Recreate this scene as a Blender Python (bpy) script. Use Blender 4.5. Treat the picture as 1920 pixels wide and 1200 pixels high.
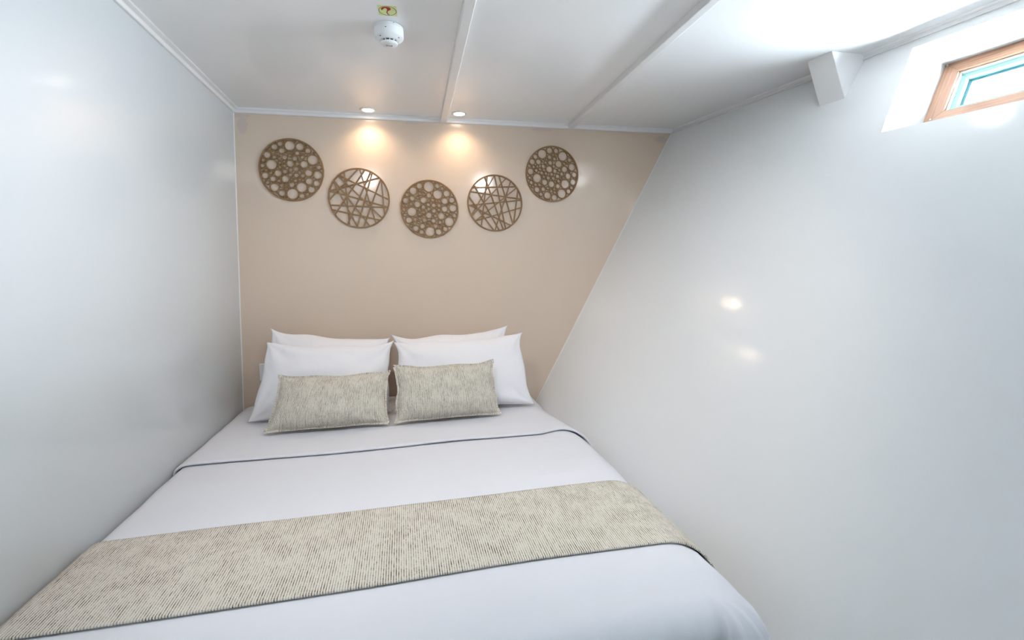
import bpy, bmesh, math, random
import numpy as np
from mathutils import Vector, Matrix, noise

for o in list(bpy.data.objects):
    bpy.data.objects.remove(o, do_unlink=True)
random.seed(7)
SC = bpy.context.scene
COL = SC.collection

# ------------------------------------------------------------------ camera, sky, exposure
EYE = 1.27                                    # eye height above the cabin floor
cam_d = bpy.data.cameras.new('camera')
cam_d.sensor_fit = 'HORIZONTAL'
cam_d.sensor_width = 36.0
cam_d.lens = 36.0 * 886.75 / 1920.0
cam_d.clip_start = 0.02
cam = bpy.data.objects.new('camera', cam_d)
COL.objects.link(cam)
ROT = Matrix(((0.97815575, 0.03691154, -0.20456994),
              (-0.20734494, 0.10312394, -0.97281732),
              (-0.01481213, 0.99398340, 0.10852469)))
cam.matrix_world = Matrix.Translation((0, 0, EYE)) @ ROT.to_4x4()
SC.camera = cam

SC.view_settings.view_transform = 'Standard'
SC.view_settings.look = 'None'
SC.view_settings.gamma = 1.0
SC.view_settings.use_curve_mapping = False
SC.view_settings.exposure = 0.30
SC.cycles.max_bounces = 7
SC.cycles.glossy_bounces = 3

SKY_STRENGTH = 300.0
GLOBE_GLOW = 13.0                              # added unseen globe beside the hull
FILL_W = 27.0                                 # each added unseen neutral-white fill downlight over the bed
LAMP_W = 3.8                                   # each halogen downlight
world = bpy.data.worlds.new('overcast_sky')
SC.world = world
world.use_nodes = True
bg = world.node_tree.nodes['Background']
bg.inputs['Color'].default_value = (0.82, 0.91, 1.0, 1)
bg.inputs['Strength'].default_value = SKY_STRENGTH

# ------------------------------------------------------------------ helpers
def srgb(r, g, b):
    def c(v):
        v /= 255.0
        return v / 12.92 if v <= 0.04045 else ((v + 0.055) / 1.055) ** 2.4
    return (c(r), c(g), c(b), 1.0)

def mesh_obj(name, verts, faces, mat, parent=None, smooth=False, uvs=None):
    me = bpy.data.meshes.new(name)
    me.from_pydata([tuple(map(float, v)) for v in verts], [], [tuple(f) for f in faces])
    if uvs is not None:
        lay = me.uv_layers.new(name='UVMap')
        for lp in me.loops:
            lay.data[lp.index].uv = uvs[lp.vertex_index]
    if mat:
        me.materials.append(mat)
    bm = bmesh.new(); bm.from_mesh(me)
    bmesh.ops.recalc_face_normals(bm, faces=bm.faces)
    bm.to_mesh(me); bm.free()
    if smooth:
        for p in me.polygons:
            p.use_smooth = True
    me.update()
    o = bpy.data.objects.new(name, me)
    COL.objects.link(o)
    if parent:
        o.parent = parent
    return o

def set_origin(o, loc):
    """move a mesh object's origin to loc (world) without moving its geometry"""
    loc = Vector(loc)
    o.data.transform(Matrix.Translation(-loc))
    o.location = loc

def empty(name, loc=(0, 0, 0), label=None, cat=None, group=None, kind=None):
    o = bpy.data.objects.new(name, None)
    o.empty_display_size = 0.05
    COL.objects.link(o)
    o.location = loc
    tag(o, label, cat, group, kind)
    return o

def tag(o, label=None, cat=None, group=None, kind=None):
    if label: o['label'] = label
    if cat: o['category'] = cat
    if group: o['group'] = group
    if kind: o['kind'] = kind
    return o

def bevel(o, w, seg=2, angle=40):
    m = o.modifiers.new('bevel', 'BEVEL')
    m.width = w; m.segments = seg; m.limit_method = 'ANGLE'
    m.angle_limit = math.radians(angle)
    m.harden_normals = False
    return o

def prism(prof_a, prof_b):
    """solid between two matching polygons"""
    n = len(prof_a)
    v = list(prof_a) + list(prof_b)
    f = [tuple(range(n)), tuple(range(2 * n - 1, n - 1, -1))]
    for i in range(n):
        j = (i + 1) % n
        f.append((i, j, n + j, n + i))
    return v, f

def box_vf(x0, x1, y0, y1, z0, z1):
    return prism([(x0, y0, z0), (x1, y0, z0), (x1, y1, z0), (x0, y1, z0)],
                 [(x0, y0, z1), (x1, y0, z1), (x1, y1, z1), (x0, y1, z1)])

def lathe(profile, n=48):
    """profile: list of (r, z); revolve about z"""
    v, f = [], []
    for r, z in profile:
        for k in range(n):
            a = 2 * math.pi * k / n
            v.append((r * math.cos(a), r * math.sin(a), z))
    m = len(profile)
    for i in range(m - 1):
        for k in range(n):
            k2 = (k + 1) % n
            f.append((i * n + k, i * n + k2, (i + 1) * n + k2, (i + 1) * n + k))
    f.append(tuple(range(n)))
    f.append(tuple((m - 1) * n + k for k in range(n - 1, -1, -1)))
    return v, f

def lathe_closed(profile, n=48):
    """closed profile loop revolved about z (a ring)"""
    v, f = [], []
    m = len(profile)
    for r, z in profile:
        for k in range(n):
            a = 2 * math.pi * k / n
            v.append((r * math.cos(a), r * math.sin(a), z))
    for i in range(m):
        i2 = (i + 1) % m
        for k in range(n):
            k2 = (k + 1) % n
            f.append((i * n + k, i * n + k2, i2 * n + k2, i2 * n + k))
    return v, f

def nz(x, y, z=0.0):
    return noise.noise(Vector((x, y, z)))

# ------------------------------------------------------------------ materials
def principled(name, color, rough=0.5, spec=0.5, metallic=0.0):
    m = bpy.data.materials.new(name)
    m.use_nodes = True
    b = m.node_tree.nodes['Principled BSDF']
    b.inputs['Base Color'].default_value = color
    b.inputs['Roughness'].default_value = rough
    b.inputs['Specular IOR Level'].default_value = spec
    b.inputs['Metallic'].default_value = metallic
    return m

def add_bump(m, layers):
    """layers: (scale, detail, distance) noise relief in metres, object coordinates"""
    nt = m.node_tree
    b = nt.nodes['Principled BSDF']
    tc = nt.nodes.new('ShaderNodeTexCoord')
    prev = None
    for scale, detail, dist in layers:
        n = nt.nodes.new('ShaderNodeTexNoise')
        sc = scale if not isinstance(scale, tuple) else 1.0
        n.inputs['Scale'].default_value = sc
        n.inputs['Detail'].default_value = detail
        if isinstance(scale, tuple):
            mp = nt.nodes.new('ShaderNodeMapping')
            mp.inputs['Scale'].default_value = scale
            nt.links.new(tc.outputs['Object'], mp.inputs['Vector'])
            nt.links.new(mp.outputs['Vector'], n.inputs['Vector'])
        else:
            nt.links.new(tc.outputs['Object'], n.inputs['Vector'])
        bp = nt.nodes.new('ShaderNodeBump')
        bp.inputs['Strength'].default_value = 1.0
        bp.inputs['Distance'].default_value = dist
        nt.links.new(n.outputs['Fac'], bp.inputs['Height'])
        if prev:
            nt.links.new(prev.outputs['Normal'], bp.inputs['Normal'])
        prev = bp
    nt.links.new(prev.outputs['Normal'], b.inputs['Normal'])
    return m

M = {}
M['paint_ceiling'] = add_bump(principled('gloss_white_ceiling', (0.92, 0.925, 0.93, 1), 0.10, 0.5),
                              [(2.2, 0.0, 0.0022)])
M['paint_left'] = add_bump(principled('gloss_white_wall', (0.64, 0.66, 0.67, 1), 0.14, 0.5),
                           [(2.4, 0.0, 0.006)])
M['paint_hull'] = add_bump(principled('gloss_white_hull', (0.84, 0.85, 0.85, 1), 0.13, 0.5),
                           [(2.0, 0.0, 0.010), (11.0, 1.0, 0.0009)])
M['trim'] = add_bump(principled('white_trim_paint', (0.84, 0.84, 0.84, 1), 0.25, 0.5), [(30.0, 2.0, 0.0006)])
M['floor'] = add_bump(principled('floor_vinyl', (0.66, 0.61, 0.54, 1), 0.4), [((3, 40, 1), 2.0, 0.0004)])

# beige gloss wall with its few smudges of primer under the trim
mw = add_bump(principled('gloss_beige_wall', srgb(219, 200, 181), 0.13, 0.5),
              [(2.6, 0.5, 0.005)])
nt = mw.node_tree
tc = nt.nodes.new('ShaderNodeTexCoord')
sep = nt.nodes.new('ShaderNodeSeparateXYZ')
nn = nt.nodes.new('ShaderNodeTexNoise'); nn.inputs['Scale'].default_value = 40
nt.links.new(tc.outputs['Object'], nn.inputs['Vector'])
nt.links.new(tc.outputs['Object'], sep.inputs['Vector'])
def mnode(nt, op, a, b=None, clamp=False):
    n = nt.nodes.new('ShaderNodeMath'); n.operation = op; n.use_clamp = clamp
    for i, v in enumerate((a, b)):
        if v is None: continue
        if isinstance(v, (int, float)): n.inputs[i].default_value = v
        else: nt.links.new(v, n.inputs[i])
    return n.outputs[0]
tot = None
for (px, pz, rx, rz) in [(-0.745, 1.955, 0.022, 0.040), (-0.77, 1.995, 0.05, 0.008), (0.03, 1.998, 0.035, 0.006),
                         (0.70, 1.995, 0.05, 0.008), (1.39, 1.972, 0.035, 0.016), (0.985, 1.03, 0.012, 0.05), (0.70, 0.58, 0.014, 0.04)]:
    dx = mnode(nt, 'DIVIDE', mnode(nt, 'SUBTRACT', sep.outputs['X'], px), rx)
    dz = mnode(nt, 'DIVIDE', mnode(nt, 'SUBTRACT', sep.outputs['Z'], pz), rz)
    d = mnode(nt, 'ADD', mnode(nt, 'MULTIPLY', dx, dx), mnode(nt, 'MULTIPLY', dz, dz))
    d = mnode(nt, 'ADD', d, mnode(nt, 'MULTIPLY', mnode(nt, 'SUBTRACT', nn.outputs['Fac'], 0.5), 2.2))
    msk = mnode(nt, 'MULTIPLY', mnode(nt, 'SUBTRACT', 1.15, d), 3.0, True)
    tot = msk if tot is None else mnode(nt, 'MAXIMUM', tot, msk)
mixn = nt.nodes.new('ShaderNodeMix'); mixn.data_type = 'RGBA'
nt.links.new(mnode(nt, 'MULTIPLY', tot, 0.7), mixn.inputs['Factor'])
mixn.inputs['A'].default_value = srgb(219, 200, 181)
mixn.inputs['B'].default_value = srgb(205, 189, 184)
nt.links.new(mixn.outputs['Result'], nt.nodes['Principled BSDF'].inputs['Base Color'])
M['beige'] = mw

M['sheet'] = add_bump(principled('white_cotton', (0.75, 0.76, 0.80, 1), 0.85, 0.2), [(14.0, 2.0, 0.0012), ((3.0, 26.0, 5.0), 1.5, 0.0012)])
M['pillow'] = add_bump(principled('white_pillowcase', (0.86, 0.86, 0.89, 1), 0.85, 0.2), [(7.0, 3.0, 0.010), (30.0, 2.0, 0.0010)])
M['mattress'] = principled('mattress_ticking', (0.75, 0.74, 0.72, 1), 0.9, 0.2)
M['bunk'] = add_bump(principled('bunk_wood', (0.45, 0.30, 0.19, 1), 0.5), [((4, 60, 60), 2.0, 0.0004)])
M['disc'] = add_bump(principled('bronze_brown_disc', srgb(136, 106, 71), 0.55, 0.35), [(60.0, 2.0, 0.0003)])
M['plastic'] = principled('white_plastic', (0.82, 0.84, 0.85, 1), 0.35)
M['vent'] = principled('dark_vent', (0.015, 0.015, 0.015, 1), 0.6)
M['print_grey'] = principled('grey_print', (0.30, 0.30, 0.31, 1), 0.7)
M['sticker'] = principled('pale_green_sticker', srgb(218, 226, 160), 0.6)
M['sticker_red'] = principled('sticker_red', srgb(172, 14, 26), 0.6)
M['sticker_black'] = principled('sticker_black', (0.015, 0.015, 0.02, 1), 0.6)
M['edge_reflection'] = principled('teal_edge_reflection', srgb(158, 214, 204), 0.3)  # teal glass-edge reflection put into the colour of an inner frame
M['sealant'] = add_bump(principled('white_sealant', (0.75, 0.75, 0.72, 1), 0.6), [(60.0, 2.0, 0.002)])
M['gasket'] = principled('dark_gasket', srgb(48, 84, 96), 0.5)
M['lamp_ring'] = principled('lamp_ring', (0.78, 0.76, 0.73, 1), 0.3)
M['screw'] = principled('screw_cap', (0.85, 0.85, 0.83, 1), 0.4)

# wood-grain laminate window frame
def wood_mat(name, along):
    m = principled(name, srgb(176, 126, 98), 0.42, 0.4)
    nt = m.node_tree
    tc = nt.nodes.new('ShaderNodeTexCoord')
    uv = tc.outputs['UV']
    mp = nt.nodes.new('ShaderNodeMapping')
    mp.inputs['Scale'].default_value = (5.0, 150.0, 1.0)
    nt.links.new(uv, mp.inputs['Vector'])
    n = nt.nodes.new('ShaderNodeTexNoise'); n.inputs['Scale'].default_value = 1.0; n.inputs['Detail'].default_value = 3.0
    nt.links.new(mp.outputs['Vector'], n.inputs['Vector'])
    cr = nt.nodes.new('ShaderNodeValToRGB')
    cr.color_ramp.elements[0].position = 0.3; cr.color_ramp.elements[0].color = srgb(114, 82, 64)
    cr.color_ramp.elements[1].position = 0.68; cr.color_ramp.elements[1].color = srgb(160, 122, 98)
    nt.links.new(n.outputs['Fac'], cr.inputs['Fac'])
    nt.links.new(cr.outputs['Color'], nt.nodes['Principled BSDF'].inputs['Base Color'])
    return m
M['wood'] = wood_mat('wood_grain_laminate', 'u')

# window pane: clear sheet with a faint gloss
m = bpy.data.materials.new('window_glass'); m.use_nodes = True
nt = m.node_tree; nt.nodes.clear()
out = nt.nodes.new('ShaderNodeOutputMaterial')
tr = nt.nodes.new('ShaderNodeBsdfTransparent'); tr.inputs['Color'].default_value = (0.96, 0.98, 0.985, 1)
gl = nt.nodes.new('ShaderNodeBsdfGlossy'); gl.inputs['Roughness'].default_value = 0.02
mx = nt.nodes.new('ShaderNodeMixShader'); mx.inputs['Fac'].default_value = 0.06
nt.links.new(tr.outputs[0], mx.inputs[1]); nt.links.new(gl.outputs[0], mx.inputs[2])
nt.links.new(mx.outputs[0], out.inputs['Surface'])
M['glass'] = m

# glowing lamp lens
def lens_mat(glow, tint):
    m = bpy.data.materials.new('lamp_lens'); m.use_nodes = True
    b = m.node_tree.nodes['Principled BSDF']
    b.inputs['Base Color'].default_value = (0.9, 0.87, 0.84, 1)
    b.inputs['Emission Color'].default_value = tuple(0.35 + 0.65 * c for c in tint) + (1,)
    b.inputs['Emission Strength'].default_value = glow
    return m

# cream ribbed cloth with broken brown threads; UV in metres, ribs along v
def ribbed_cloth(name, pitch=0.0054):
    m = principled(name, (0.66, 0.62, 0.54, 1), 0.9, 0.15)
    nt = m.node_tree; L = nt.links
    bs = nt.nodes['Principled BSDF']
    tc = nt.nodes.new('ShaderNodeTexCoord')
    sp = nt.nodes.new('ShaderNodeSeparateXYZ'); L.new(tc.outputs['UV'], sp.inputs['Vector'])
    u = mnode(nt, 'DIVIDE', sp.outputs['X'], pitch)
    row = mnode(nt, 'FLOOR', u)
    fr = mnode(nt, 'SUBTRACT', u, row)
    tri = mnode(nt, 'MULTIPLY', mnode(nt, 'ABSOLUTE', mnode(nt, 'SUBTRACT', fr, 0.5)), 2.0)   # 0 centre .. 1 edge
    thread = mnode(nt, 'MULTIPLY', mnode(nt, 'SUBTRACT', 0.56, tri), 3.2, True)                # brown thread in the groove
    def dash(k, sv, sd):
        cb = nt.nodes.new('ShaderNodeCombineXYZ')
        L.new(mnode(nt, 'MULTIPLY', row, k), cb.inputs['X'])
        L.new(mnode(nt, 'MULTIPLY', sp.outputs['Y'], sv), cb.inputs['Y'])
        cb.inputs['Z'].default_value = sd
        n = nt.nodes.new('ShaderNodeTexNoise'); n.inputs['Scale'].default_value = 1.0; n.inputs['Detail'].default_value = 1.0
        L.new(cb.outputs[0], n.inputs['Vector'])
        return n.outputs['Fac']
    d1 = dash(7.31, 42.0, 0.0)
    d2 = dash(3.77, 260.0, 5.0)
    bl = nt.nodes.new('ShaderNodeTexNoise'); bl.inputs['Scale'].default_value = 17.0; bl.inputs['Detail'].default_value = 2.0
    L.new(tc.outputs['UV'], bl.inputs['Vector'])
    a = mnode(nt, 'ADD', mnode(nt, 'MULTIPLY', d1, 1.0), mnode(nt, 'MULTIPLY', d2, 0.8))
    a = mnode(nt, 'ADD', a, mnode(nt, 'MULTIPLY', bl.outputs['Fac'], 0.85))
    a = mnode(nt, 'ADD', mnode(nt, 'MULTIPLY', mnode(nt, 'SUBTRACT', a, 1.11), 1.5, True), 0.20, True)
    fac = mnode(nt, 'MULTIPLY', thread, a)
    mix = nt.nodes.new('ShaderNodeMix'); mix.data_type = 'RGBA'
    L.new(fac, mix.inputs['Factor'])
    mix.inputs['A'].default_value = srgb(222, 216, 203)
    mix.inputs['B'].default_value = srgb(84, 66, 53)
    L.new(mix.outputs['Result'], bs.inputs['Base Color'])
    bp = nt.nodes.new('ShaderNodeBump'); bp.inputs['Strength'].default_value = 0.8; bp.inputs['Distance'].default_value = 0.0012
    L.new(tri, bp.inputs['Height']); L.new(bp.outputs['Normal'], bs.inputs['Normal'])
    return m
M['ribbed'] = ribbed_cloth('cream_ribbed_cloth')

# ------------------------------------------------------------------ the cabin shell
CEIL = 0.757 + EYE
YB, YR = 2.5, -1.7                 # headboard wall, rear wall
def hull_x(y, z):                  # sloping hull side
    return (1.33186 - 0.1659 * y + 0.4678 * (z - EYE)) / 0.8681
def left_x(y, z):
    return -(0.76275 + 0.0184 * y - 0.0391 * (z - EYE)) / 0.9991

def slab(name, quad, nrm, th, mat):
    a = [Vector(p) for p in quad]
    b = [p + Vector(nrm) * th for p in a]
    return mesh_obj(name, *prism(a, b), mat)

T = 0.05
o = slab('floor', [(-1.1, YR, 0), (2.3, YR, 0), (2.3, YB, 0), (-1.1, YB, 0)], (0, 0, -1), T, M['floor']); tag(o, kind='structure')
o = slab('ceiling', [(-1.1, YR, CEIL), (2.6, YR, CEIL), (2.6, YB, CEIL), (-1.1, YB, CEIL)], (0, 0, 1), T, M['paint_ceiling']); tag(o, kind='structure')
o = slab('wall_back', [(-1.1, YB, 0), (2.0, YB, 0), (2.0, YB, CEIL), (-1.1, YB, CEIL)], (0, 1, 0), T, M['beige']); tag(o, kind='structure')
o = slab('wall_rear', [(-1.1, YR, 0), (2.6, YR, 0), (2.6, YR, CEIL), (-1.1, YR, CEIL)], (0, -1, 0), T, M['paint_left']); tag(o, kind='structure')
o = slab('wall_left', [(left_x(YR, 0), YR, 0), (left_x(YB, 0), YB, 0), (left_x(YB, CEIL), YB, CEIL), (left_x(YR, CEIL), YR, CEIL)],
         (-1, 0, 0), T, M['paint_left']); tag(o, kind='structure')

# hull wall with deep window recesses. (s = y along the hull, z) -> point on the hull plane
def H(y, z): return Vector((hull_x(y, z), y, z))
def E_(z): return z + EYE
W_LEN = 0.60
WIN = []                            # far-top, far-bottom, near-top, near-bottom of each opening, and its frame plane corners
for shift in (0.0, -1.05, -2.05):  # last two are unseen windows added behind the camera for more daylight
    yt, yb = 1.346 + shift, 1.310 + shift
    op = [H(yt, E_(0.708)), H(yb, E_(0.422)), H(yb - W_LEN, E_(0.410)), H(yt - W_LEN, E_(0.694))]   # TL, BL, BR, TR
    off = Vector((op[0].x - 1.659, shift, 0))
    d = Vector((0.190, -0.982, 0.0)).normalized()
    ftl = Vector((1.867, 1.390, E_(0.683))) + off
    fbl = Vector((1.749, 1.365, E_(0.455))) + off
    L_ = W_LEN * 1.0
    fr = [ftl, fbl, fbl + d * L_, ftl + d * L_]
    WIN.append((op, fr))
verts, faces = [], []
def addq(q):
    i = len(verts); verts.extend(q); faces.append((i, i + 1, i + 2, i + 3))
prev_t, prev_b = H(YB, CEIL), H(YB, 0)
wt = [H(YB, E_(0.708)), H(YB, E_(0.422))]
for op, fr in WIN:
    TL, BL, BR, TR = op
    tTL, bBL = H(TL.y, CEIL), H(BL.y, 0)
    addq([prev_t, tTL, TL, wt[0]]); addq([wt[0], TL, BL, wt[1]]); addq([wt[1], BL, bBL, prev_b])
    tTR, bBR = H(TR.y, CEIL), H(BR.y, 0)
    addq([tTL, tTR, TR, TL]); addq([BL, BR, bBR, bBL])
    a, b, c, e = fr
    addq([TL, BL, b, a]); addq([BL, BR, c, b]); addq([BR, TR, e, c]); addq([TR, TL, a, e])
    prev_t, prev_b, wt = tTR, bBR, [TR, BR]
addq([prev_t, H(YR, CEIL), H(YR, E_(0.7)), wt[0]]); addq([wt[0], H(YR, E_(0.7)), H(YR, E_(0.41)), wt[1]]); addq([wt[1], H(YR, E_(0.41)), H(YR, 0), prev_b])
me_o = mesh_obj('wall_right', verts, faces, M['paint_hull'])
bm = bmesh.new(); bm.from_mesh(me_o.data); bmesh.ops.remove_doubles(bm, verts=bm.verts, dist=1e-5)
bmesh.ops.recalc_face_normals(bm, faces=bm.faces); bm.to_mesh(me_o.data); bm.free()
tag(me_o, kind='structure')

# windows
def frame_members(root, quad, w, depth, nrm, mat, name, back=0.0):
    """four mitred members round a quad TL,BL,BR,TR; inner edge inset by w"""
    TL, BL, BR, TR = quad
    dl = (BR - BL).normalized()
    up = (TL - BL).normalized()
    inn = [TL + dl * w - up * w, BL + dl * w + up * w, BR - dl * w + up * w, TR - dl * w - up * w]
    outr = [TL, BL, BR, TR]
    for i in range(4):
        j = (i + 1) % 4
        q = [outr[i], outr[j], inn[j], inn[i]]
        f0 = [p + nrm * back for p in q]
        f1 = [p + nrm * (back + depth) for p in q]
        v, f = prism(f0, f1)
        ax = (outr[j] - outr[i]).normalized()
        bx = ax.cross(nrm).normalized()
        uv = [((Vector(p) - TL).dot(ax), (Vector(p) - TL).dot(bx) + 0.3 * i + (Vector(p) - TL).dot(nrm)) for p in v]
        mo = mesh_obj(name, v, f, mat, root, uvs=uv)
        bevel(mo, 0.0012, 2)
    return inn
for k, (op, fr) in enumerate(WIN):
    root = empty('window_%d' % (k + 1), fr[1], kind='structure')
    if k == 0:
        tag(root, 'small wood-framed porthole window recessed high in the white hull wall', None)
    TL, BL, BR, TR = [p - root.location for p in fr]
    nrm = (BR - BL).cross(TL - BL).normalized()
    if nrm.x < 0: nrm = -nrm                # outward
    inn = frame_members(root, [TL, BL, BR, TR], 0.050, 0.030, nrm, M['wood'], 'frame_member', -0.012)
    s0 = inn
    inn = frame_members(root, s0, 0.006, 0.020, nrm, M['sealant'], 'sealant_bead', -0.004)
    inn = frame_members(root, inn, 0.016, 0.022, nrm, M['edge_reflection'], 'edge_reflection_frame', 0.006)
    inn2 = frame_members(root, inn, 0.010, 0.020, nrm, M['gasket'], 'gasket', 0.022)
    g0 = [p + nrm * 0.034 for p in inn]; g1 = [p + nrm * 0.039 for p in inn]
    mesh_obj('pane', *prism(g0, g1), M['glass'], root)
    # screw cap on the near upright
    up = (TL - BL).normalized(); dl = (BR - BL).normalized()
    for t in (0.10, 0.96):
        v, f = lathe([(0.0001, 0.0), (0.003, 0.0), (0.003, 0.0015), (0.0015, 0.0022)], 14)
        R = nrm.to_track_quat('Z', 'Y').to_matrix().to_4x4()
        c = BL.lerp(TL, t) + dl * (0.020 if t < .5 else 0.008) + nrm * (-0.0125)
        v = [tuple((Matrix.Translation(c) @ R @ Matrix.Rotation(math.pi, 4, 'X')) @ Vector(p)) for p in v]
        mesh_obj('screw_cap', v, f, M['screw'], root)
    # daylight portal: tells the renderer where the sky comes in
    pl = bpy.data.lights.new('sky_portal', 'AREA'); pl.shape = 'RECTANGLE'
    pl.size = (BR - BL).length; pl.size_y = (TL - BL).length
    pl.cycles.is_portal = True
    po = bpy.data.objects.new('sky_portal', pl); COL.objects.link(po)
    X = dl; Zl = nrm; Yl = Zl.cross(X).normalized()
    ctr = root.location + (TL + BL + BR + TR) / 4 + nrm * 0.06
    po.matrix_world = Matrix.Translation(ctr) @ Matrix((X, Yl, Zl)).transposed().to_4x4()

# trims -----------------------------------------------------------------------------
def strip(name, path_a, path_b, prof, axes_a, axes_b=None):
    """prof: (u,v) list; axes: (U,V) vectors at each end"""
    axes_b = axes_b or axes_a
    pa = [Vector(path_a) + Vector(axes_a[0]) * u + Vector(axes_a[1]) * v for u, v in prof]
    pb = [Vector(path_b) + Vector(axes_b[0]) * u + Vector(axes_b[1]) * v for u, v in prof]
    o = mesh_obj(name, *prism(pa, pb), M['trim'])
    bevel(o, 0.0025, 3, 25)
    tag(o, kind='structure')
    return o
# stepped cornice along the headboard wall (u towards the room, v down)
corn = [(-0.01, -0.01), (0.020, -0.01), (0.020, 0.007), (0.013, 0.010), (0.011, 0.022), (-0.01, 0.022)]
strip('trim_1', (left_x(YB, CEIL) - 0.01, YB, CEIL), (hull_x(YB, CEIL) + 0.01, YB, CEIL), corn, ((0, -1, 0), (0, 0, -1)))
lp = [(-0.02, -0.01), (0.026, -0.01), (0.026, 0.004), (0.010, 0.008), (0.008, 0.020), (-0.02, 0.020)]
strip('trim_2', (left_x(YB, CEIL), YB, CEIL), (left_x(YR, CEIL), YR, CEIL), lp, ((1, 0, 0), (0, 0, -1)))
rp = [(-0.03, -0.01), (0.022, -0.01), (0.022, 0.006), (0.012, 0.010), (0.022, 0.022), (-0.03, 0.022)]
strip('trim_3', (hull_x(YB, CEIL), YB, CEIL), (hull_x(YR, CEIL), YR, CEIL), rp, ((-1, 0, 0), (0, 0, -1)))
# corner beads of the headboard wall
strip('trim_4', (left_x(YB, 0.3), YB, 0.3), (left_x(YB, CEIL), YB, CEIL), [(-0.01, -0.01), (0.004, -0.01), (0.004, 0.003), (-0.01, 0.003)], ((1, 0, 0), (0, -1, 0)))
strip('trim_5', (hull_x(YB, 0.3), YB, 0.3), (hull_x(YB, CEIL), YB, CEIL), [(-0.02, -0.01), (0.004, -0.01), (0.003, 0.003), (-0.02, 0.003)], ((-1, 0, 0), (0, -1, 0)))
# two ceiling battens
def batten(name, xa, xb, y_end=YB - 0.012, drop=0.0216):
    o = mesh_obj(name, *box_vf(xa, xb, YR, y_end, CEIL - drop, CEIL + 0.01), M['trim'])
    bevel(o, 0.004, 3); tag(o, kind='structure')
batten('trim_6', 0.171, 0.2045)
batten('trim_7', 0.843, 0.8745)

# small boxed-in corner where ceiling meets hull
YA, YN = 1.600, 1.508
def wedge_prof(y):
    return [(hull_x(y, CEIL) - 0.152, y, CEIL + 0.0), (hull_x(y, CEIL) + 0.02, y, CEIL + 0.0), (hull_x(y, CEIL - 0.172) + 0.012, y, CEIL - 0.172)]
wb = mesh_obj('corner_boxing', *prism(wedge_prof(YA), wedge_prof(YN)), M['trim'])
set_origin(wb, (hull_x(1.55, CEIL), 1.55, CEIL))
tag(wb, 'small white wedge-shaped box in the corner of ceiling and hull wall', 'box')
bevel(wb, 0.002, 2)

# ------------------------------------------------------------------ bed
BED = EYE - 0.66
XC_R, R_R, R_L, R_F = 0.5625, 0.15, 0.045, 0.06
Y_FOOT, Y_HEAD = 0.80, 2.485
def xc(y):                          # right limit of the flat top; narrower by the hull at the head
    t = min(max((y - 1.72) / 0.45, 0), 1); t = t * t * (3 - 2 * t)
    return XC_R - 0.060 * t
def xl(y): return left_x(y, BED) + 0.006
def relief(x, y):
    z = 0.005 * nz(x * 1.6, y * 1.6, 3.1) + 0.0030 * nz(x * 2.2, y * 9.0 + x * 1.2, 8.0)
    z -= 0.0045 * math.exp(-((y - (0.80 + 0.085 * (x - 0.0))) / 0.018) ** 2) * min(max((x + .5) / .4, 0), 1) * 0.6
    return z
def section(y, drop_l=0.10, drop_r=0.30, n_flat=70, n_arc=9):
    """points (x,z,nx,nz,arclength) across the bed at depth y, from the left wall to the hull side"""
    pts = []
    a, b = xl(y), xc(y)
    for i in range(4):
        pts.append((a, BED - R_L - drop_l * (1 - i / 4), -1, 0))
    for i in range(n_arc + 1):
        t = math.pi / 2 * i / n_arc
        pts.append((a + R_L - R_L * math.cos(t), BED - R_L + R_L * math.sin(t), -math.cos(t), math.sin(t)))
    for i in range(1, n_flat):
        pts.append((a + R_L + (b - a - R_L) * i / n_flat, BED, 0, 1))
    for i in range(n_arc + 9):
        t = math.pi / 2 * i / (n_arc + 8)
        pts.append((b + R_R * math.sin(t), BED - R_R + R_R * math.cos(t), math.sin(t), math.cos(t)))
    for i in range(1, 7):
        pts.append((b + R_R - 0.01 * i / 6, BED - R_R - drop_r * i / 6, 1, 0))
    res, s = [], 0.0
    for i, p in enumerate(pts):
        if i: s += math.hypot(p[0] - pts[i - 1][0], p[1] - pts[i - 1][1])
        res.append((*p, s))
    return res
def clamp_x(x, y, z):                 # cloth presses against the walls instead of passing through
    return min(max(x, left_x(y, z) + 0.005), hull_x(y, z) - 0.008)
def cloth_point(p, y, off):
    x, z, nx, nzz, s = p
    w = max(nzz, 0.0)
    zz = z + nzz * off + relief(x, y) * w
    return (clamp_x(x + nx * off, y, zz), y, zz)

bed = empty('bed', (-0.08, 1.6, 0.0), 'double berth bed built between the left wall and the sloping hull', 'bed')
def on_bed(name, x0, x1, y0, y1, z0, z1, mat, bw):
    v, f = box_vf(x0, x1, y0, y1, z0, z1)
    v = [(p[0] - bed.location.x, p[1] - bed.location.y, p[2]) for p in v]
    return bevel(mesh_obj(name, v, f, mat, bed), bw, 3)
on_bed('platform', -0.80, 0.36, 0.77, 2.47, 0.0, 0.30, M['bunk'], 0.004)
on_bed('mattress', -0.785, 0.50, 0.81, 2.47, 0.305, BED - 0.045, M['mattress'], 0.04)

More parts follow.
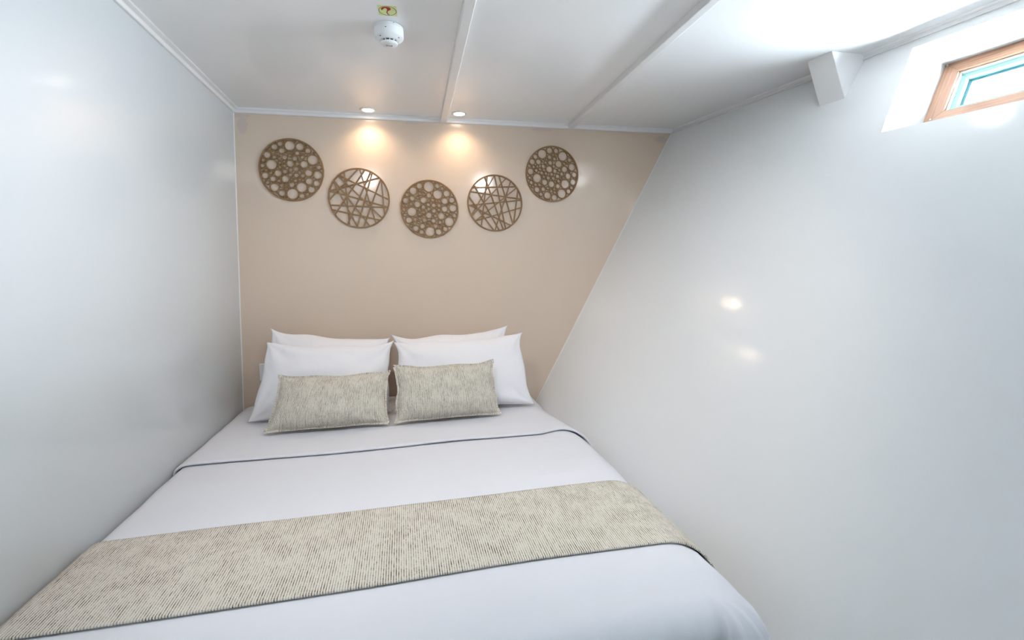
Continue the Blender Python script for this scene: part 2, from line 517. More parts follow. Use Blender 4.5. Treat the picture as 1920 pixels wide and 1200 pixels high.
# duvet: flat top with rolled sides and foot
NX, NY = 90, 110
verts, faces, uvs = [], [], []
def gx(i, y):
    a = xl(y) + R_L; b = xc(y)
    return a + (b - a) * i / NX
for j in range(NY + 1):
    y = Y_FOOT + (Y_HEAD - Y_FOOT) * j / NY
    for i in range(NX + 1):
        x = gx(i, y)
        verts.append((x, y, BED + relief(x, y)))
for j in range(NY):
    for i in range(NX):
        a = j * (NX + 1) + i
        faces.append((a, a + 1, a + NX + 2, a + NX + 1))
idx = lambda i, j: j * (NX + 1) + i
loop = []                                   # (vertex, direction angle, radius, corner)
for j in range(NY, -1, -1): loop.append((idx(0, j), math.pi, R_L, 0))
for k in range(1, 10): loop.append((idx(0, 0), math.pi + math.pi / 2 * k / 10, R_L + (R_F - R_L) * k / 10, 0))
for i in range(0, NX + 1): loop.append((idx(i, 0), -math.pi / 2, R_F, 0))
for k in range(1, 16): loop.append((idx(NX, 0), -math.pi / 2 + math.pi / 2 * k / 16, R_F + (R_R - R_F) * k / 16, k / 16))
for j in range(0, NY + 1): loop.append((idx(NX, j), 0.0, R_R, 0))
prof = [(math.sin(math.pi / 2 * k / 9), 1 - math.cos(math.pi / 2 * k / 9), 0) for k in range(1, 10)] + [(1.0, 1.0, 0.05 * q) for q in range(1, 8)]
prev = [l[0] for l in loop]
for (so, sd, extra) in prof:
    cur = []
    for n_, (vi, ang, r, cn) in enumerate(loop):
        bx, by, bz = verts[vi]
        drp = sd * r + extra
        ang_ = ang
        rr = so * r
        ripple = 0.0
        if cn > 0:
            env = math.sin(math.pi * cn)
            ripple = env * 0.010 * math.sin(cn * 26) * min(drp / 0.05, 1.0)
        else:
            ripple = 0.004 * nz(bx * 7, by * 7, drp * 3) * min(drp / 0.06, 1.0)
        if ang == -math.pi / 2:             # gathered foot end
            near = max(0.0, 1 - abs(bx - XC_R) / 0.25)
            ripple += near * 0.007 * math.sin(bx * 120 + drp * 18) * min(drp / 0.06, 1.0)
        rr += ripple - extra * (0.06 if ang == 0.0 else 0.1)
        cur.append(len(verts))
        vx, vy, vz = bx + math.cos(ang_) * rr, by + math.sin(ang_) * rr, bz - drp
        verts.append((clamp_x(vx, vy, vz) if drp > 0.02 else vx, vy, vz))
    for n_ in range(len(loop) - 1):
        a, b, c, d = prev[n_], prev[n_ + 1], cur[n_ + 1], cur[n_]
        if a == b: faces.append((a, c, d))
        else: faces.append((a, b, c, d))
    prev = cur
duvet = mesh_obj('duvet', verts, faces, M['sheet'], smooth=True)
set_origin(duvet, (-0.1, 1.6, BED))
tag(duvet, 'plain white duvet spread flat over the bed with its top edge turned back', 'duvet')

def fold_y(s_x):                             # edge of the turned-back flap
    e = 1.752 + 0.010 * s_x + 0.006 * math.sin(s_x * 7.0)
    if s_x > 0.48: e += 0.03 * math.sin(min((s_x - 0.48) / 0.12, 1) * math.pi / 2)
    return e

def band(name, y_near, y_far, ny, off0, off1, mat, parent=None, curl=0.0, lift=None, drop_l=0.05, drop_r=0.16):
    """cloth band across the bed between y_near(x) and y_far(x); outer offset off1, underside off0, rolled near edge"""
    verts, faces, uvs = [], [], []
    rows = []
    def row(y_of, off_of, v):
        r = []
        base = section(y_of(0.0), drop_l, drop_r)
        for q in base:
            y = y_of(q[0])
            q2 = q
            r.append(len(verts))
            o_ = off_of(q[0])
            verts.append(cloth_point(q2, y, o_)); uvs.append((q[4], v))
        rows.append(r)
    th = off1 - off0
    for j in range(ny, -1, -1):              # top, far to near
        t = j / ny
        row(lambda x, t=t: y_near(x) + (y_far(x) - y_near(x)) * t + (0.5 * th),
            lambda x, t=t: off1 + (lift(x, t) if lift else 0.0), y_near(0) + (y_far(0) - y_near(0)) * t)
    for k in range(1, 6):                    # rolled edge
        a = math.pi * k / 6
        row(lambda x, a=a: y_near(x) + 0.5 * th * (1 - math.sin(a)),
            lambda x, a=a: (off0 + off1) / 2 + th / 2 * math.cos(a) + (lift(x, 0) if lift else 0.0), y_near(0) - 0.002 * k)
    for j in range(0, ny + 1, max(1, ny // 8)):
        t = j / ny
        row(lambda x, t=t: y_near(x) + (y_far(x) - y_near(x)) * t + (0.5 * th),
            lambda x, t=t: off0 + (lift(x, t) * 0.9 if lift else 0.0), y_near(0) + (y_far(0) - y_near(0)) * t)
    for a, b in zip(rows[:-1], rows[1:]):
        for i in range(len(a) - 1):
            faces.append((a[i], a[i + 1], b[i + 1], b[i]))
    a, b = rows[-1], rows[0]
    for i in range(len(a) - 1):
        faces.append((a[i], a[i + 1], b[i + 1], b[i]))
    for side in (0, -1):
        faces.append(tuple(r[side] for r in rows))
    return mesh_obj(name, verts, faces, mat, parent, smooth=True, uvs=uvs)

def flap_lift(x, t):
    return (0.004 * max(0, nz(x * 3.5, 1.0)) + 0.003) * math.exp(-t * 7)
flap = band('turned_back_flap', fold_y, lambda x: 2.47, 40, 0.001, 0.0095, M['sheet'], None, lift=flap_lift, drop_l=0.06, drop_r=0.14)
flap.data.transform(Matrix.Translation(-duvet.location)); flap.parent = duvet

runner = band('bed_runner', lambda x: 0.966 + 0.004 * math.sin(x * 5) + 0.004 * x, lambda x: 1.289 + 0.012 * x, 40, 0.003, 0.009,
              M['ribbed'], drop_l=0.09, drop_r=0.20)
set_origin(runner, (-0.1, 1.13, BED))
tag(runner, 'cream and brown ribbed runner laid across the foot of the bed', 'bed runner')

# ------------------------------------------------------------------ pillows and cushions
def pillow(name, BL, BR, TR, TL, thick, mat, seed, sag=0.012, nu=56, nv=40, p=2.4, q=0.55, wr=0.011, face=(0, -1, 0.3), back=0.8, edge_w=0.010):
    BL, BR, TR, TL = [Vector(c) for c in (BL, BR, TR, TL)]
    n = (BR - BL).cross(TL - BL).normalized()
    if n.dot(Vector(face)) < 0: n = -n
    w = ((BR - BL).length + (TR - TL).length) / 2; h = ((TL - BL).length + (TR - BR).length) / 2
    verts, faces, uvs = [], [], []
    def P(u, v, side):
        uu, vv = u, v
        # edges pulled in between the corners
        su = sag * (1 - abs(vv) ** 5) + edge_w * nz(vv * 1.9 + seed * 2, uu, 4.0); sv = sag * (1 - abs(uu) ** 5) + edge_w * nz(uu * 2.1 + seed, vv, 9.0)
        a, b = (uu + 1) / 2, (vv + 1) / 2
        pt = BL * (1 - a) * (1 - b) + BR * a * (1 - b) + TR * a * b + TL * (1 - a) * b
        ex = ((BR - BL) * (1 - b) + (TR - TL) * b).normalized(); ey = ((TL - BL) * (1 - a) + (TR - BR) * a).normalized()
        pt = pt - ex * (su * uu ** 3) - ey * (sv * vv ** 3 * (0.35 if vv < 0 else 1.0))
        wav = 0.5 * wr * nz(uu * 3 + seed, vv * 3, 1.7)
        t = max((1 - abs(uu) ** p) * (1 - abs(vv) ** p), 0.0) ** q
        # fuller low down, softened creases running from the corners
        t *= 1.0 - 0.22 * vv
        cr = 0.0
        for cu, cv in ((-1, 1), (1, 1), (-1, -1), (1, -1)):
            du, dv = uu - cu, (vv - cv) * h / w
            r = math.hypot(du, dv)
            ang = math.atan2(dv, du)
            cr += math.exp(-(r / 0.5) ** 2) * math.sin(ang * 9 + seed * 1.7 + cu + cv)
        edge = math.exp(-((1 - abs(vv)) / 0.22) ** 2) * nz(uu * 7 + seed * 3, vv * 0.8, 0.3)
        th = thick * t * 0.5
        bump = (wr * cr * 0.6 + wr * 1.1 * edge + wr * 0.9 * nz(uu * 2.2 + seed, vv * 2.6, seed)) * min(t * 1.6, 1.0)
        if side > 0: return pt + n * (th + bump + wav * (1 - t)), (a * w, b * h)
        return pt - n * (th * back) + n * (wav * (1 - t)), (a * w, b * h)
    def dist(k, m):                          # denser towards the rim
        t = -1 + 2 * k / m
        return math.sin(t * math.pi / 2) * 0.65 + t * 0.35
    grid = {}
    for side in (1, -1):
        for j in range(nv + 1):
            for i in range(nu + 1):
                rim = i in (0, nu) or j in (0, nv)
                if rim and side < 0:
                    grid[(side, i, j)] = grid[(1, i, j)]; continue
                pt, uv = P(dist(i, nu), dist(j, nv), side)
                grid[(side, i, j)] = len(verts); verts.append(pt); uvs.append(uv)
        for j in range(nv):
            for i in range(nu):
                faces.append((grid[(side, i, j)], grid[(side, i + 1, j)], grid[(side, i + 1, j + 1)], grid[(side, i, j + 1)]))
    o = mesh_obj(name, verts, faces, mat, smooth=True, uvs=uvs)
    rim = [verts[grid[(1, i, 0)]] for i in range(nu + 1)] + [verts[grid[(1, nu, j)]] for j in range(1, nv + 1)] + \
          [verts[grid[(1, i, nv)]] for i in range(nu - 1, -1, -1)] + [verts[grid[(1, 0, j)]] for j in range(nv - 1, 0, -1)]
    rim_uv = [uvs[grid[(1, i, 0)]] for i in range(nu + 1)] + [uvs[grid[(1, nu, j)]] for j in range(1, nv + 1)] + \
          [uvs[grid[(1, i, nv)]] for i in range(nu - 1, -1, -1)] + [uvs[grid[(1, 0, j)]] for j in range(nv - 1, 0, -1)]
    return o, rim, rim_uv, n

def flange(name, rim, rim_uv, n, width, mat, seed, parent):
    """flat stitched hem standing out round a cushion"""
    c = sum((Vector(p) for p in rim), Vector()) / len(rim)
    m = len(rim)
    verts, faces, uvs = [], [], []
    arc = 0.0
    for i in range(m):
        p = Vector(rim[i])
        t = (Vector(rim[(i + 1) % m]) - Vector(rim[i - 1])).normalized()
        out = t.cross(n).normalized()
        if out.dot(p - c) < 0: out = -out
        wv = n * (0.004 * nz(i * 0.16 + seed, seed))
        inn = p - out * 0.004
        ou = p + out * width + wv
        for q, s in ((inn, 1), (ou, 1), (ou, -1), (inn, -1)):
            verts.append(q + n * (0.0022 * s))
        arc += (p - Vector(rim[i - 1])).length if i else 0.0
        uvs += [(arc, 0.0), (arc, .012), (arc, .012), (arc, 0.0)]
    for i in range(m):
        j = (i + 1) % m
        for k in range(4):
            k2 = (k + 1) % 4
            faces.append((i * 4 + k, i * 4 + k2, j * 4 + k2, j * 4 + k))
    o = mesh_obj(name, verts, faces, mat, smooth=False, uvs=uvs)
    return o

Z0 = BED + 0.016
def put(o, label, cat, grp, loc):
    set_origin(o, loc); tag(o, label, cat, grp); return o
G = 'white pillows leaning on the beige wall'
o, *_ = pillow('pillow', (-0.735, 2.33, Z0 + 0.012), (-0.115, 2.33, Z0 + 0.012), (-0.108, 2.42, EYE - 0.330), (-0.668, 2.42, EYE - 0.263), 0.15, M['pillow'], 1.3, sag=0.026)
put(o, 'white pillow at the back on the left, against the beige wall', 'pillow', G, (-0.4, 2.34, Z0))
o, *_ = pillow('pillow', (-0.095, 2.33, Z0 + 0.012), (0.50, 2.33, Z0 + 0.012), (0.483, 2.42, EYE - 0.298), (-0.106, 2.42, EYE - 0.322), 0.15, M['pillow'], 4.9, sag=0.026)
put(o, 'white pillow at the back on the right, against the beige wall', 'pillow', G, (0.2, 2.34, Z0))
o, *_ = pillow('pillow', (-0.716, 2.165, Z0 + 0.004), (-0.11, 2.16, Z0 + 0.004), (-0.094, 2.275, EYE - 0.336), (-0.648, 2.275, EYE - 0.313), 0.15, M['pillow'], 2.2, sag=0.018)
put(o, 'white pillow in front on the left, behind the left ribbed cushion', 'pillow', G, (-0.4, 2.17, Z0))
o, *_ = pillow('pillow', (-0.10, 2.155, Z0 + 0.004), (0.548, 2.115, Z0 + 0.004), (0.526, 2.275, EYE - 0.316), (-0.091, 2.275, EYE - 0.334), 0.15, M['pillow'], 7.7, sag=0.018)
put(o, 'white pillow in front on the right, behind the right ribbed cushion', 'pillow', G, (0.2, 2.15, Z0))

def cushion(BL, BR, TR, TL, seed, label, loc):
    o, rim, ruv, n = pillow('cushion', BL, BR, TR, TL, 0.12, M['ribbed'], seed, sag=0.016, nu=56, nv=38, wr=0.006, p=2.6, q=0.55, edge_w=0.007)
    fl = flange('hem', rim, ruv, n, 0.008, M['ribbed'], seed, o)
    put(o, label, 'cushion', 'ribbed cushions propped on the pillows', loc)
    fl.data.transform(Matrix.Translation(-Vector(loc))); fl.parent = o
cushion((-0.592, 1.985, Z0 + 0.012), (-0.116, 1.985, Z0 + 0.012), (-0.110, 2.085, EYE - 0.436), (-0.552, 2.085, EYE - 0.428), 3.3,
        'cream and brown ribbed cushion on the left, in front of the white pillow', (-0.35, 1.99, Z0))
cushion((-0.090, 1.985, Z0 + 0.012), (0.362, 2.005, Z0 + 0.010), (0.346, 2.085, EYE - 0.414), (-0.088, 2.085, EYE - 0.416), 6.1,
        'cream and brown ribbed cushion on the right, in front of the white pillow', (0.13, 1.99, Z0))

# ------------------------------------------------------------------ wall discs
D_BACK, D_TH = 0.003, 0.006
RD = 0.146
def to_disc(cx, cy, rx, ry, x, y):           # measured offsets -> metres on the disc
    return ((x - cx) / rx * RD, -(y - cy) / ry * RD)

def ring_mesh(r_in, r_out, y0, y1, n=28):
    """ring in the XZ plane, thickness along -Y (y0 front, y1 back); slightly eased front edge"""
    e = min(0.0008, (r_out - r_in) * 0.2)
    prof = [(r_in, y1), (r_in, y0 + e), (r_in + e, y0), (r_out - e, y0), (r_out, y0 + e), (r_out, y1)]
    v, f = lathe_closed([(r, z) for r, z in prof], n)
    return [(p[0], p[2], p[1]) for p in v], f

def disc_root(cx, cz, label):
    root = empty('wall_disc', (cx, YB, EYE + cz), label, 'wall decoration', 'round cut-out discs on the beige wall')
    v, f = ring_mesh(RD - 0.007, RD, -(D_BACK + D_TH + 0.0006), -D_BACK, 96)
    o = mesh_obj('rim', v, f, M['disc'], root)
    for a in (0.6, 2.5, 4.7):                # hidden wall pegs
        v, f = lathe([(0.0028, 0), (0.0028, D_BACK + 0.001)], 10)
        v = [(p[0] + (RD - 0.0035) * math.cos(a), -p[2], p[1] + (RD - 0.0035) * math.sin(a)) for p in v]
        mesh_obj('peg', v, f, M['disc'], root)
    return root

def bubble_disc(cx, cz, label, ccx, ccy, rx, ry, circles):
    root = disc_root(cx, cz, label)
    C = []
    for (x, y, r) in circles:
        px, pz = to_disc(ccx, ccy, rx, ry, x, y)
        C.append([px, pz, r / ((rx + ry) / 2) * RD])
    W = 0.0050
    outs = []
    for i, (x, z, r) in enumerate(C):
        w = W
        for j, (x2, z2, r2) in enumerate(C):
            if i != j: w = min(w, math.hypot(x - x2, z - z2) - r - r2 - 0.0006)
        outs.append(r + max(w, 0.0026))
    allc = [(c[0], c[1], c[2], ro) for c, ro in zip(C, outs)]
    for k, (x, z, r, ro) in enumerate(allc):
        # keep inside the rim
        d = math.hypot(x, z)
        if d + ro > RD - 0.003:
            s = (RD - 0.003 - ro) / d; x *= s; z *= s; allc[k] = (x, z, r, ro)
        v, f = ring_mesh(r, ro, -(D_BACK + D_TH - 0.00004 * (k % 13)), -D_BACK, 28 if r > 0.008 else 18)
        v = [(p[0] + x, p[1], p[2] + z) for p in v]
        mesh_obj('ring', v, f, M['disc'], root)
    # tiny rings filling the remaining gaps, joined as one piece
    A = np.array(allc)
    rs = random.Random(int(ccx * 7 + ccy))
    tiny = []
    for _ in range(2600):
        a = rs.random() * 2 * math.pi; d = math.sqrt(rs.random()) * (RD - 0.007)
        x, z = d * math.cos(a), d * math.sin(a)
        gap = min(float(np.min(np.hypot(A[:, 0] - x, A[:, 1] - z) - A[:, 3])), RD - 0.0065 - d)
        if gap > 0.0033:
            g = min(gap, 0.0055)
            tiny.append((x, z, g)); A = np.vstack([A, [x, z, g * 0.5, g]])
    verts, faces = [], []
    for k, (x, z, g) in enumerate(tiny):
        v, f = ring_mesh(max(g - 0.0032, 0.0012), g + 0.0006, -(D_BACK + D_TH - 0.0008 - 0.00005 * (k % 9)), -D_BACK, 12)
        n0 = len(verts)
        verts += [(p[0] + x, p[1], p[2] + z) for p in v]; faces += [tuple(n0 + q for q in ff) for ff in f]
    if verts:
        o = mesh_obj('small_rings', verts, faces, M['disc'], root); o['kind'] = 'stuff'
    # thin web bridging the touching rings
    verts, faces = [], []
    n_web = 0
    for i in range(len(allc)):
        for j in range(i + 1, len(allc)):
            x, z, r, ro = allc[i]; x2, z2, r2, ro2 = allc[j]
            d = math.hypot(x - x2, z - z2)
            if d < ro + ro2 + 0.0035:
                dx, dz = (x2 - x) / d, (z2 - z) / d
                a0, a1 = ro - 0.0022, d - ro2 + 0.0022
                hw = 0.0022
                q = [(x + dx * a0 - dz * hw, z + dz * a0 + dx * hw), (x + dx * a1 - dz * hw, z + dz * a1 + dx * hw),
                     (x + dx * a1 + dz * hw, z + dz * a1 - dx * hw), (x + dx * a0 + dz * hw, z + dz * a0 - dx * hw)]
                fy = -(D_BACK + D_TH - 0.0007 - 0.00003 * (n_web % 11)); n_web += 1
                v, f = prism([(p[0], fy, p[1]) for p in q], [(p[0], -D_BACK, p[1]) for p in q])
                n0 = len(verts)
                verts += v; faces += [tuple(n0 + k for k in ff) for ff in f]
    if verts:
        o = mesh_obj('web', verts, faces, M['disc'], root); o['kind'] = 'stuff'
    return root

def strip_disc(cx, cz, label, ccx, ccy, rx, ry, chords):
    root = disc_root(cx, cz, label)
    for k, (xa, ya, xb, yb) in enumerate(chords):
        a = Vector(to_disc(ccx, ccy, rx, ry, xa, ya)); b = Vector(to_disc(ccx, ccy, rx, ry, xb, yb))
        d = (b - a).normalized()
        mid = a - d * a.dot(d)                # foot of the perpendicular from the centre
        hl = math.sqrt(max((RD - 0.004) ** 2 - mid.length_squared, 1e-6))
        p0, p1 = mid - d * hl, mid + d * hl
        nrm = Vector((-d.y, d.x)) * 0.0029
        q = [p0 + nrm, p1 + nrm, p1 - nrm, p0 - nrm]
        fy = -(D_BACK + D_TH - 0.00006 * k)
        v, f = prism([(p.x, fy, p.y) for p in q], [(p.x, -D_BACK, p.y) for p in q])
        mesh_obj('slat', v, f, M['disc'], root)
    return root

D1 = [(585,170,78),(750,185,60),(430,148,36),(330,195,45),(450,255,43),(240,230,20),(205,327,52),(310,285,22),(378,308,18),(880,243,40),(952,388,80),(700,285,32),(790,272,17),(840,308,15),(540,273,15),(620,280,15),(575,325,22),(490,362,36),(655,372,36),(777,352,26),(323,360,28),(405,377,22),(268,483,80),(130,410,26),(120,498,30),(105,570,18),(178,568,20),(407,448,22),(473,428,18),(575,460,52),(690,458,24),(805,466,58),(405,523,20),(478,495,24),(575,560,26),(670,543,34),(763,568,22),(915,506,25),(982,528,14),(1050,508,33),(365,620,53),(247,615,22),(480,587,34),(565,640,28),(665,645,36),(770,648,30),(870,603,54),(1022,635,64),(155,660,50),(277,710,43),(370,738,24),(480,710,54),(580,713,16),(645,730,24),(712,712,16),(768,720,17),(870,740,54),(1000,773,48),(183,770,28),(295,848,64),(410,812,24),(487,810,16),(463,863,14),(580,800,40),(740,840,80),(905,876,53),(408,940,48),(583,950,86),(737,982,38),(827,950,26)]
D3 = [(603,185,92),(763,168,40),(857,210,26),(428,172,48),(307,262,64),(487,257,17),(433,312,24),(508,322,19),(195,332,28),(765,325,82),(937,305,57),(600,347,40),(392,385,23),(290,405,44),(497,432,56),(165,445,48),(668,430,27),(600,440,18),(737,450,16),(797,450,20),(893,445,56),(1028,425,50),(262,505,24),(377,515,54),(117,532,19),(187,545,20),(585,515,32),(687,527,38),(787,530,32),(1047,578,66),(490,563,36),(127,610,29),(418,620,22),(590,600,28),(780,613,25),(890,595,54),(272,650,80),(492,657,25),(685,630,36),(738,575,14),(418,698,24),(588,715,52),(710,725,25),(823,730,58),(935,697,24),(1002,680,16),(1075,718,34),(140,708,26),(490,730,18),(210,808,53),(330,790,28),(418,775,22),(505,808,36),(588,852,22),(672,818,38),(797,850,30),(970,835,84),(318,866,23),(390,848,18),(247,912,20),(335,962,48),(457,917,46),(437,1030,38),(550,900,18),(633,898,16),(597,1022,86),(710,913,34),(763,1026,56),(803,932,18),(857,898,17),(893,977,42)]
D5 = [(395,223,84),(543,150,56),(678,150,44),(813,255,86),(255,280,42),(620,228,20),(682,240,18),(548,283,38),(645,313,30),(195,385,50),(322,380,46),(482,330,15),(413,358,18),(465,390,24),(955,325,35),(558,392,40),(728,412,62),(845,400,23),(913,385,15),(135,465,24),(222,482,24),(298,470,20),(415,465,34),(630,462,26),(537,522,58),(850,515,54),(1000,468,66),(160,575,56),(275,550,28),(350,528,22),(432,540,22),(655,555,36),(745,532,26),(1050,617,48),(385,598,26),(472,605,26),(585,622,30),(792,608,32),(705,657,36),(922,650,56),(288,703,82),(140,698,26),(425,670,24),(517,697,34),(620,703,30),(827,683,20),(773,703,15),(1025,765,56),(172,793,32),(440,785,54),(580,820,58),(665,770,18),(728,752,28),(862,812,82),(262,835,25),(340,838,26),(203,873,20),(712,855,42),(995,882,30),(287,935,50),(412,920,40),(508,903,24),(577,955,26),(640,915,22),(935,960,42),(365,1027,34),(495,1047,66),(650,985,22),(637,1087,54),(790,1005,85)]
D2 = [(605,100,95,620),(720,115,190,850),(820,155,395,1020),(850,165,560,1060),(990,275,668,1070),(1010,290,1042,850),(370,140,420,1030),(190,290,765,1055),(180,310,545,1060),(265,210,990,920),(270,200,1120,600),(105,465,1110,735),(110,470,970,235),(110,710,1110,740),(150,790,960,960),(645,110,880,1010)]
D4 = [(405,110,748,1110),(455,105,325,1030),(590,90,150,820),(810,140,150,850),(600,95,795,1090),(690,100,945,1010),(900,215,590,1120),(1050,370,960,1000),(195,270,660,1110),(160,320,990,285),(125,395,1110,525),(100,655,1110,545),(95,495,545,1110),(110,655,900,1035),(220,945,1010,320),(240,945,1110,690)]
bubble_disc(-0.542, 0.4835, 'leftmost bronze disc of bubble rings, hung high beside the left wall', 591, 564, 538, 507, D1)
strip_disc(-0.238, 0.3555, 'bronze disc of crossed slats between the two left bubble-ring discs', 612, 590, 535, 515, D2)
bubble_disc(0.104, 0.3065, 'lowest bronze disc of bubble rings, in the middle of the five', 605, 605, 545, 545, D3)
strip_disc(0.444, 0.3415, 'bronze disc of crossed slats, second from the hull wall', 600, 608, 537, 546, D4)
bubble_disc(0.7565, 0.498, 'rightmost bronze disc of bubble rings, hung high nearest the hull wall', 597, 616, 537, 562, D5)

# ------------------------------------------------------------------ downlights
def downlight(x, y, label, watts=LAMP_W, tint=(1.0, 0.72, 0.46), cone=135, tilt=0, soft=0.02, glow=14.0):
    root = empty('downlight', (x, y, CEIL), label, 'ceiling light', 'recessed ceiling downlights')
    v, f = lathe_closed([(0.026, -0.001), (0.026, -0.0015), (0.029, -0.004), (0.037, -0.003), (0.039, 0.0), (0.037, 0.001)], 40)
    mesh_obj('trim_ring', v, f, M['lamp_ring'], root, smooth=True)
    v, f = lathe([(0.0265, 0.0005), (0.026, -0.0018), (0.014, -0.0030), (0.001, -0.0034)], 32)
    mesh_obj('lens', v, f, lens_mat(glow, tint), root, smooth=True)
    ld = bpy.data.lights.new('halogen', 'SPOT')
    ld.energy = watts; ld.color = tint; ld.shadow_soft_size = soft
    ld.spot_size = math.radians(cone); ld.spot_blend = 0.9
    lo = bpy.data.objects.new('halogen', ld); COL.objects.link(lo); lo.parent = root
    lo.location = (0, 0, -0.008)
    lo.rotation_euler = (math.radians(tilt), 0, 0)
    return root
downlight(-0.172, 2.425, 'left of two small glowing warm downlights in the ceiling by the beige wall')
downlight(0.258, 2.410, 'right of two small glowing warm downlights in the ceiling by the beige wall')
downlight(-0.30, 0.90, 'added unseen white fill downlight in the ceiling over the middle of the bed, by the left wall', FILL_W, (1.0, 0.96, 0.95), 120, 38, 0.036)  # this and the next are out-of-view fill lights added to brighten the cabin
downlight(0.62, 0.90, 'added unseen white fill downlight in the ceiling over the middle of the bed, between the battens', FILL_W, (1.0, 0.96, 0.95), 120, 38, 0.036)

# added unseen globe by the hull, giving the beige gloss wall its glint
gl_ = empty('added_globe', (1.40, 1.15, CEIL), 'added unseen white glowing globe on the ceiling beside the hull wall', 'ceiling light')
v, f = lathe([(0.050, 0.0), (0.054, -0.003), (0.054, -0.010), (0.048, -0.014)], 36)
mesh_obj('base', v, f, M['plastic'], gl_)
v, f = lathe([(0.040, -0.013)] + [(0.046 * math.cos(t), -0.030 - 0.046 * math.sin(t)) for t in [k * math.pi / 2 / 9 for k in range(-1, 9)]] + [(0.001, -0.076)], 32)
mesh_obj('globe', v, f, lens_mat(GLOBE_GLOW, (0.95, 0.98, 1.0)), gl_, smooth=True)

# ------------------------------------------------------------------ smoke detector
sd = empty('smoke_detector', (-0.041, 1.619, CEIL), 'round white smoke detector on the ceiling below the green sticker', 'smoke detector')
R0 = 0.0448
v, f = lathe([(R0 - 0.001, 0.0), (R0, -0.001), (R0, -0.0078), (R0 - 0.0012, -0.0088)], 56)
mesh_obj('base', v, f, M['plastic'], sd, smooth=False)
v, f = lathe([(R0 - 0.0014, -0.0086), (R0 + 0.0002, -0.0096), (R0 + 0.0002, -0.0285), (R0 - 0.0012, -0.0322), (R0 - 0.004, -0.0345), (0.0300, -0.0405), (0.0290, -0.0412), (0.001, -0.0412)], 56)
bd = mesh_obj('body', v, f, M['plastic'], sd)
for p in bd.data.polygons: p.use_smooth = len(p.vertices) == 4
mdl = bd.modifiers.new('edge', 'EDGE_SPLIT'); mdl.split_angle = math.radians(35)
v, f = lathe([(0.0225, -0.0408), (0.0225, -0.0472), (0.001, -0.0472)], 40)
mesh_obj('chamber_mesh', v, f, M['vent'], sd)
v, f = lathe([(0.0262, -0.0464), (0.0268, -0.0472), (0.0245, -0.0510), (0.017, -0.0535), (0.001, -0.0543)], 48)
mesh_obj('chamber_cap', v, f, M['plastic'], sd, smooth=True)
for k in range(12):                        # posts between the smoke inlets
    a = 2 * math.pi * (k + 0.2) / 12
    v, f = box_vf(0.0205, 0.0272, -0.0014, 0.0014, -0.0475, -0.0405)
    Rm = Matrix.Rotation(a, 3, 'Z')
    mesh_obj('vent_post', [Rm @ Vector(p) for p in v], f, M['plastic'], sd)
for (ang, rr, z, sz, flat) in [(-1.75, R0, -0.0185, 0.0022, False), (-2.35, 0.0365, -0.0372, 0.0022, True), (-0.62, 0.0365, -0.0372, 0.0022, True), (-1.2, R0 + .0001, -0.004, 0.0012, False)]:
    v, f = box_vf(-sz, sz, -0.0008, 0.0008, -0.0008, 0.0008)
    Rm = Matrix.Translation((rr * math.cos(ang), rr * math.sin(ang), z)) @ Matrix.Rotation(ang + math.pi / 2, 4, 'Z')
    mesh_obj('slot', [Rm @ Vector(p) for p in v], f, M['vent'], sd)
rr_ = random.Random(3)
for r_ in range(3):                        # tiny worn print under the cap
    for c_ in range(3):
        w_ = 0.0022 + 0.0012 * rr_.random()
        x_ = -0.010 + c_ * 0.0072; y_ = -0.0032 + r_ * 0.0026
        v, f = box_vf(x_, x_ + 2 * w_, y_, y_ + 0.0011, -0.0546, -0.0530)
        mesh_obj('print', v, f, M['print_grey'], sd)

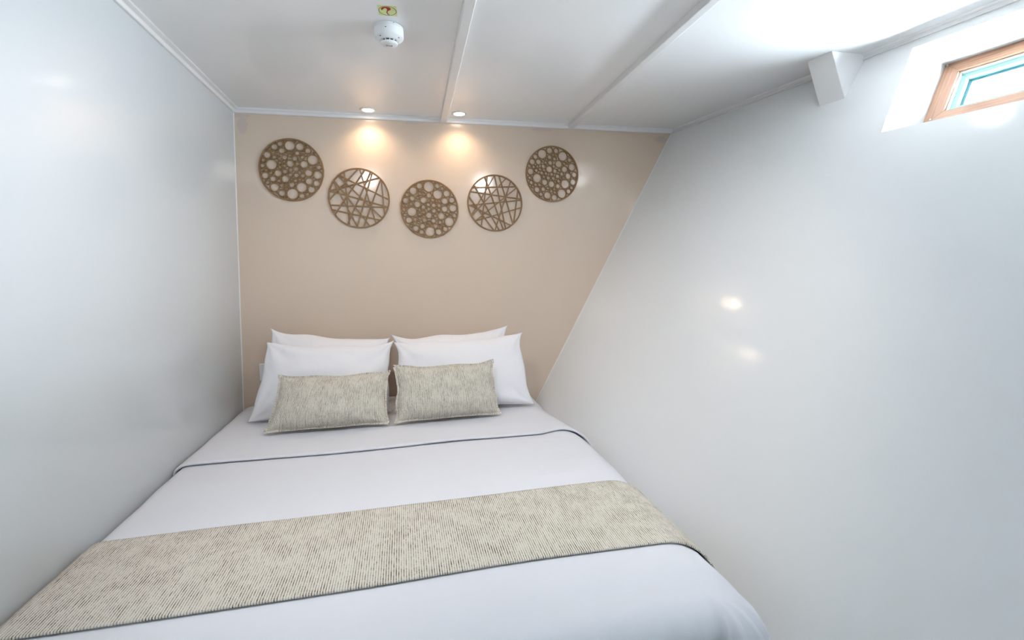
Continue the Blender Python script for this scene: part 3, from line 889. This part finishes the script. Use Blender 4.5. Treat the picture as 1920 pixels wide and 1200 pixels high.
# sticker with the red hook mark (u to the right, v towards the viewer)
st = empty('sticker', (-0.0385 * 1.03, 1.475 * 1.03, CEIL), 'pale green square sticker with red hook mark in a black ring, on ceiling', 'sticker')
st.rotation_euler = (0, 0, math.radians(-2.0))
SU, SV = 0.0268, 0.0275
mesh_obj('backing', *box_vf(-SU, SU, -SV, SV, -0.0006, 0.0), M['sticker'], st)
v, f = lathe_closed([(0.0240, -0.0008), (0.0253, -0.0008), (0.0253, -0.0003), (0.0240, -0.0003)], 56)
mesh_obj('ring_mark', v, f, M['sticker_black'], st)
def stc(cx, cy):                           # measured crop -> sticker metres
    tl, tr, br, bl = (205, 115), (632, 137), (660, 360), (255, 345)
    s, t = 0.5, 0.5
    for _ in range(12):
        px = (1-s)*(1-t)*tl[0]+s*(1-t)*tr[0]+s*t*br[0]+(1-s)*t*bl[0]
        py = (1-s)*(1-t)*tl[1]+s*(1-t)*tr[1]+s*t*br[1]+(1-s)*t*bl[1]
        s += (cx - px) / 415; t += (cy - py) / 228
    return ((2 * s - 1) * SU, (2 * t - 1) * SV)
outline = [(290,185),(310,165),(350,152),(400,150),(450,155),(490,170),(508,195),(500,215),(470,228),(448,235),(436,258),(440,285),(460,312),(485,335),(468,333),(436,310),(415,285),(412,262),(424,232),(425,205),(410,182),(388,175),(360,178),(342,192),(328,212),(305,218),(290,205)]
pts = [stc(*p) for p in outline]
v, f = prism([(p[0], p[1], -0.0010) for p in pts], [(p[0], p[1], -0.0004) for p in pts])
hk = mesh_obj('hook_mark', v, f, M['sticker_red'], st); hk['label'] = 'red hook-shaped mark'

# ------------------------------------------------------------------ socket plate behind the pillows
sk = empty('wall_socket', (-0.705, YB, EYE - 0.49), 'pale wall socket plate on the beige wall, mostly hidden by the left pillows', 'socket')
o = mesh_obj('plate', *box_vf(-0.0425, 0.0425, -0.012, 0.0, -0.0425, 0.0425), M['plastic'], sk); bevel(o, 0.003, 2)
v, f = lathe_closed([(0.019, 0.0), (0.022, 0.0), (0.022, 0.003), (0.019, 0.003)], 32)
mesh_obj('socket_ring', [(p[0], -0.012 - p[2], p[1]) for p in v], f, M['plastic'], sk)
